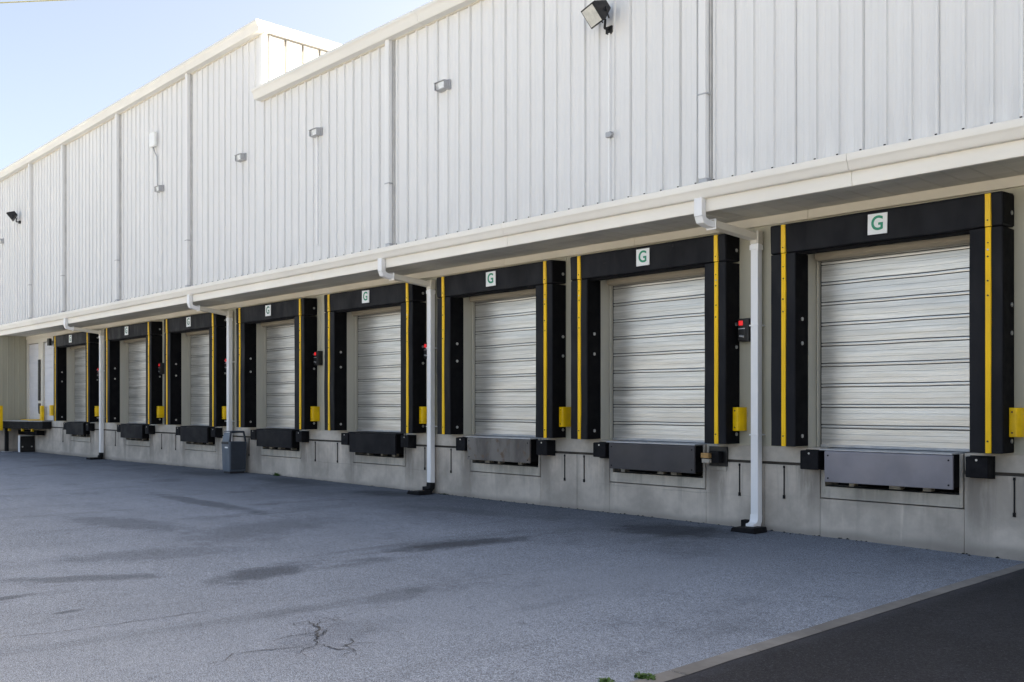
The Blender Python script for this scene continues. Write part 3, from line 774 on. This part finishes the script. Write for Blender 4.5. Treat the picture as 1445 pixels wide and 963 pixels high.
for k, (x, z, l) in enumerate(PK):
    t = thing('wall_light', l, 'wall light', (x, YF, z), 'small wall lights along the upper wall')
    bp = MB(); bp.box(x-.17, x+.19, YF-.06, YF-.0, z-.10, z+.11); bp.build('back_plate', M_STEEL, t, .006)
    h = MB(); h.prism([(YF-.06,z+.10),(YF-.20,z+.075),(YF-.20,z+.06),(YF-.06,z+.085)], 'x', x-.17, x+.17); h.box(x-.17,x+.17,YF-.17,YF-.06,z-.095,z-.08); h.box(x-.17,x-.155,YF-.18,YF-.06,z-.08,z+.08).box(x+.155,x+.17,YF-.18,YF-.06,z-.08,z+.08)
    h.build('hood', M_STEEL, t, .003)
    MB().prism([(YF-.06,z+.085),(YF-.17,z+.06),(YF-.145,z-.075),(YF-.06,z-.078)], 'x', x-.06, x+.153).build('lens', M_REFL, t, .004)
    MB().prism([(YF-.06,z+.085),(YF-.165,z+.06),(YF-.14,z-.075),(YF-.06,z-.078)], 'x', x-.153, x-.066).build('lamp_end', M_STEEL, t, .004)
    t.scale = (.82,.85,.82)
    if k in (1, 3): MB().box(x-.02, x+.01, YF-.06, YF-.034, z-2.9, z-.10).build('conduit', M_PIPE, t)
t = thing('antenna_box', 'slim white antenna box with a tail of cable high on the tall wall', 'antenna', (-25.9, YF, 8.75))
MB().box(-26.05,-25.72,YF-.14,YF-.05,8.83,9.22).build('case', M_WHITE, t, .02)
MB().box(-25.95,-25.80,YF-.06,YF+.0,8.9,9.1).build('mount', M_STEEL, t)
q = MB(); q.tube((-25.9,YF-.09,8.84),(-25.86,YF-.07,8.72),.018).tube((-25.86,YF-.07,8.72),(-25.74,YF-.05,8.55),.014).tube((-25.74,YF-.05,8.55),(-25.70,YF-.05,7.72),.012); q.build('cable', M_STEEL, t)

# ------------------------------------------------------------------ bin
bx0, bx1, by0, by1 = -22.93, -22.50, -.575, -.085; bz = gz(-22.7)
t = thing('litter_bin', 'square grey plastic litter bin with open hooped top against the dock wall', 'litter bin', ((bx0+bx1)/2, (by0+by1)/2, bz))
b = MB(); n0 = len(b.v)
def ring(x0,x1,y0,y1,z): return [(x0,y0,z),(x1,y0,z),(x1,y1,z),(x0,y1,z)]
b.v += ring(bx0+.02,bx1-.02,by0+.02,by1-.02,bz+.045) + ring(bx0,bx1,by0,by1,bz+.80)
b.f += [(0,1,5,4),(1,2,6,5),(2,3,7,6),(3,0,4,7),(0,3,2,1),(4,5,6,7)]
body = b.build('body', M_GREYB, t, .02)
MB().box(bx1-.006, bx1+.012, by0+.045, by1-.045, bz+.10, bz+.80).build('side_panel', M_GREYD, t, .008)
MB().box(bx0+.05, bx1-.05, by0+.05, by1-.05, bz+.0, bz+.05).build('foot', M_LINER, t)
# hood: four corner posts lean in, a flat top frame, open sides
hd = MB(); zt = bz+1.06; zb = bz+.80
hd.sweep([(bx1-.03,by0+.03,zb),(bx1-.05,by0+.07,zt-.015),(bx1-.05,by1-.07,zt-.015),(bx1-.03,by1-.03,zb)], .045, .045)
hd.build('hoop', M_GREYD, t, .008)
MB().box(bx0+.03, bx1-.03, by0+.055, by1-.055, zt-.012, zt+.012).build('top_bar', M_GREYB, t, .01)
MB().prism([(by0+.005,zb),(by0+.06,zt-.03),(by0+.075,zt-.03),(by0+.03,zb)], 'x', bx0+.03, bx1-.06).build('front_flap', M_GREYB, t, .006)
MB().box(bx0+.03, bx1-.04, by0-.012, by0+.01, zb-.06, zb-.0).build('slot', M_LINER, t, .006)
MB().box(bx0+.20, bx1-.08, by0-.004, by0+.01, zb-.16, zb-.125).build('sticker', M_WHITE, t)

# ------------------------------------------------------------------ raised platform at the far left
t = thing('dock_platform', 'dark steel dock platform with yellow edging in front of the white doors', 'platform', (-39, -.4, .9))
FP = [(-37.5,-.004),(-37.5,-.32),(-40.2,-1.05),(-40.34,-1.05),(-40.34,-.004)]
plat = t
MB().prism(FP, 'z', .90, 1.17).build('deck', M_DARK, t, .006)
MB().prism([(-37.52,-.01),(-37.52,-.33),(-40.2,-1.06),(-40.34,-1.06),(-40.34,-.01)], 'z', 1.173, 1.20).build('top_plate', M_STEEL, t, .004)
MB().prism([(-38.55,-.03),(-38.55,-.45),(-38.65,-.48),(-38.65,-.03)], 'z', 1.203, 1.245).build('yellow_edge', M_YSTEEL, t, .004)
MB().prism([(-38.7,-.05),(-38.75,-.25),(-40.3,-.25),(-40.3,-.05)], 'z', 1.203, 1.23).build('yellow_edge', M_YSTEEL, t, .004)
for x, y in ((-38.35,-.42),(-38.95,-.58),(-39.8,-.80)):
    MB().box(x-.05,x+.05,y-.03,y+.05,.80,.898).build('clamp', M_YSTEEL, t, .006)
MB().box(-40.28,-38.1,-.34,-.06,.66,.82).build('under_beam', M_VSIDE, t, .006)
MB().box(-39.90,-39.78,-1.14,-1.02,.82,1.76).build('corner_post', M_YSTEEL, t, .01)
t = thing('support_pedestal', 'low pedestal with white front edge and black bolted side under the platform', 'pedestal', (-39.5, -.3, 0))
gg0 = gz(-39.5)
MB().box(-39.62,-39.40,-.54,-.02,gg0,.63).build('core', M_PIPE, t, .01)
MB().box(-39.395,-39.37,-.53,-.02,gg0+.01,.60).build('side_plate', M_BLACK, t, .004)
for y in (-.45,-.12): MB().tube((-39.372,y,.2),(-39.358,y,.2),.03,10).build('bolt', M_BOLT, t)
pl = MB().box(-40.16,-40.04,-.86,-.74,gg0+.03,.895).build('leg', M_DARK, plat, .006)
MB().box(-40.28,-39.92,-.95,-.65,gg0,gg0+.028).build('foot_plate', M_STEEL, pl, .004)
t = thing('yellow_post', 'yellow post guard standing between the two white doors', 'guard post', (-38.32,-.06,1.2))
MB().box(-38.40,-38.22,-.14,-.03,1.205,1.76).build('post', M_YSTEEL, t, .02); MB().box(-38.43,-38.19,-.16,-.025,1.201,1.215).build('base', M_YSTEEL, t)
t = thing('yellow_guard', 'slim yellow guard on the white door left of the leftmost seal', 'guard box', (-37.4,0,1.4), 'yellow guards beside the dock seals')
MB().prism([(-37.55,.05),(-37.55,-.07),(-37.40,-.07),(-37.36,-.02),(-37.36,.05)], 'z', 1.39, 1.78).build('guard_cover', M_YSTEEL, t, .01)

# ------------------------------------------------------------------ weeds, debris, cable
def weed(name, x, y, n, h, spread, label, mat):
    b = MB(); z = gz(x,y)
    for k in range(n):
        a = random.uniform(0,6.28); r = random.uniform(0,spread); px, py = x+r*math.cos(a), y+r*math.sin(a)*.7
        hh = h*random.uniform(.4,1.1)*(1-.4*r/spread); la = random.uniform(0,6.28); ln = hh*random.uniform(.4,1.1); w = random.uniform(.004,.009)
        dx, dy = math.cos(la), math.sin(la); i = len(b.v)
        for t_, ww in ((0,.6),(.45,1.),(.8,.7),(1,.05)):
            cx, cy, cz = px+dx*ln*t_*t_, py+dy*ln*t_*t_, z+.002+hh*(t_-.35*t_*t_)
            b.v += [(cx-dy*w*ww, cy+dx*w*ww, cz), (cx+dy*w*ww, cy-dx*w*ww, cz+.002)]
        for q in range(3): b.f.append((i+2*q,i+2*q+1,i+2*q+3,i+2*q+2))
    tag(b.build(name, mat), label, 'weed')
weed('weed', -3.985, -7.05, 130, .05, .085, 'green weed tuft growing beside the kerb in the foreground', M_LEAF)
weed('weed', -4.11, -7.30, 80, .032, .07, 'flat pale weed patch at the bottom edge left of the bigger tuft', M_LEAF)
weed('weed', -21.05, -.07, 60, .13, .11, 'small green weed at the wall foot right of the grey bin', M_LEAF)
weed('weed', -14.62, -.06, 40, .05, .10, 'thin mossy weed at the wall foot right of the middle downpipe', M_MOSS)
lb = MB()
for k in range(420):                                     # dirt and leaf litter swept against the wall
    x = random.uniform(-38,-4.2); y = -abs(random.gauss(0,.05))-.005; s = random.uniform(.006,.03); z = gz(x,y); a = random.uniform(0,3)
    dx, dy = s*math.cos(a), s*math.sin(a)
    i = len(lb.v); lb.v += [(x-dx,y-dy*.4,z+.003),(x+dy,y-dx*.4,z+.004),(x+dx,y+dy*.4-.001,z+.003),(x-dy,y+dx*.4-.001,z+.003),(x,y,z+s*.7)]
    lb.f += [(i,i+1,i+4),(i+1,i+2,i+4),(i+2,i+3,i+4),(i+3,i,i+4)]
tag(lb.build('leaf_litter', M_DEB), 'dark crumbs of dirt and leaf litter along the wall foot', 'leaf litter', kind='stuff')
a_ = R(43.275); F_ = Vector((-math.cos(a_), math.sin(a_), 0)); R_ = Vector((math.sin(a_), math.cos(a_), 0))
A = Vector((0,-12,1.78)) + F_*40 - R_*21.25 + Vector((0,0,16.70)); B = Vector((0,-12,1.78)) + F_*41 - R_*18.0 + Vector((0,0,17.29))
cb = MB(); cb.tube(A + (A-B)*4, B + (B-A)*4, .026, 8)
tag(cb.build('overhead_cable', M_CABLE), 'thin yellow green overhead cable crossing the sky in the top left corner', 'cable')

# ------------------------------------------------------------------ camera, light
cam = bpy.data.cameras.new('camera'); co = bpy.data.objects.new('camera', cam); COL.objects.link(co)
AN = 43.275
co.location = (0, -12.0, 1.78); co.rotation_euler = (R(90), 0, R(90-AN))
cam.sensor_width = 36; cam.lens = 1360/1445*36; cam.shift_y = 90.5/1445; cam.clip_end = 3000; cam.clip_start = .05
S.camera = co
EL, AZ = 38., 62.                              # sun behind the building, off to the right
sd = Vector((math.cos(R(EL))*math.cos(R(AZ)), math.cos(R(EL))*math.sin(R(AZ)), math.sin(R(EL))))
sun = bpy.data.lights.new('sun', 'SUN'); sun.energy = 5.0; sun.angle = R(.53); sun.color = (1,.95,.89)
suo = bpy.data.objects.new('sun', sun); COL.objects.link(suo); suo.rotation_euler = sd.to_track_quat('Z','Y').to_euler(); suo.location = sd*60
w = bpy.data.worlds.new('World'); S.world = w; w.use_nodes = True
nt = w.node_tree; sky = nt.nodes.new('ShaderNodeTexSky'); sky.sky_type = 'NISHITA'; sky.sun_disc = False
sky.sun_elevation = R(EL); sky.sun_rotation = R(90-AZ); sky.altitude = 0; sky.air_density = .6; sky.dust_density = 5.0; sky.ozone_density = .0
nt.links.new(sky.outputs[0], nt.nodes['Background'].inputs[0]); nt.nodes['Background'].inputs[1].default_value = .095
V = S.view_settings; V.view_transform = 'Standard'; V.look = 'None'; V.gamma = 1; V.exposure = 2.42; V.use_curve_mapping = False
V.use_white_balance = True; V.white_balance_temperature = 7800; V.white_balance_tint = 6
S.cycles.max_bounces = 8; S.cycles.diffuse_bounces = 4
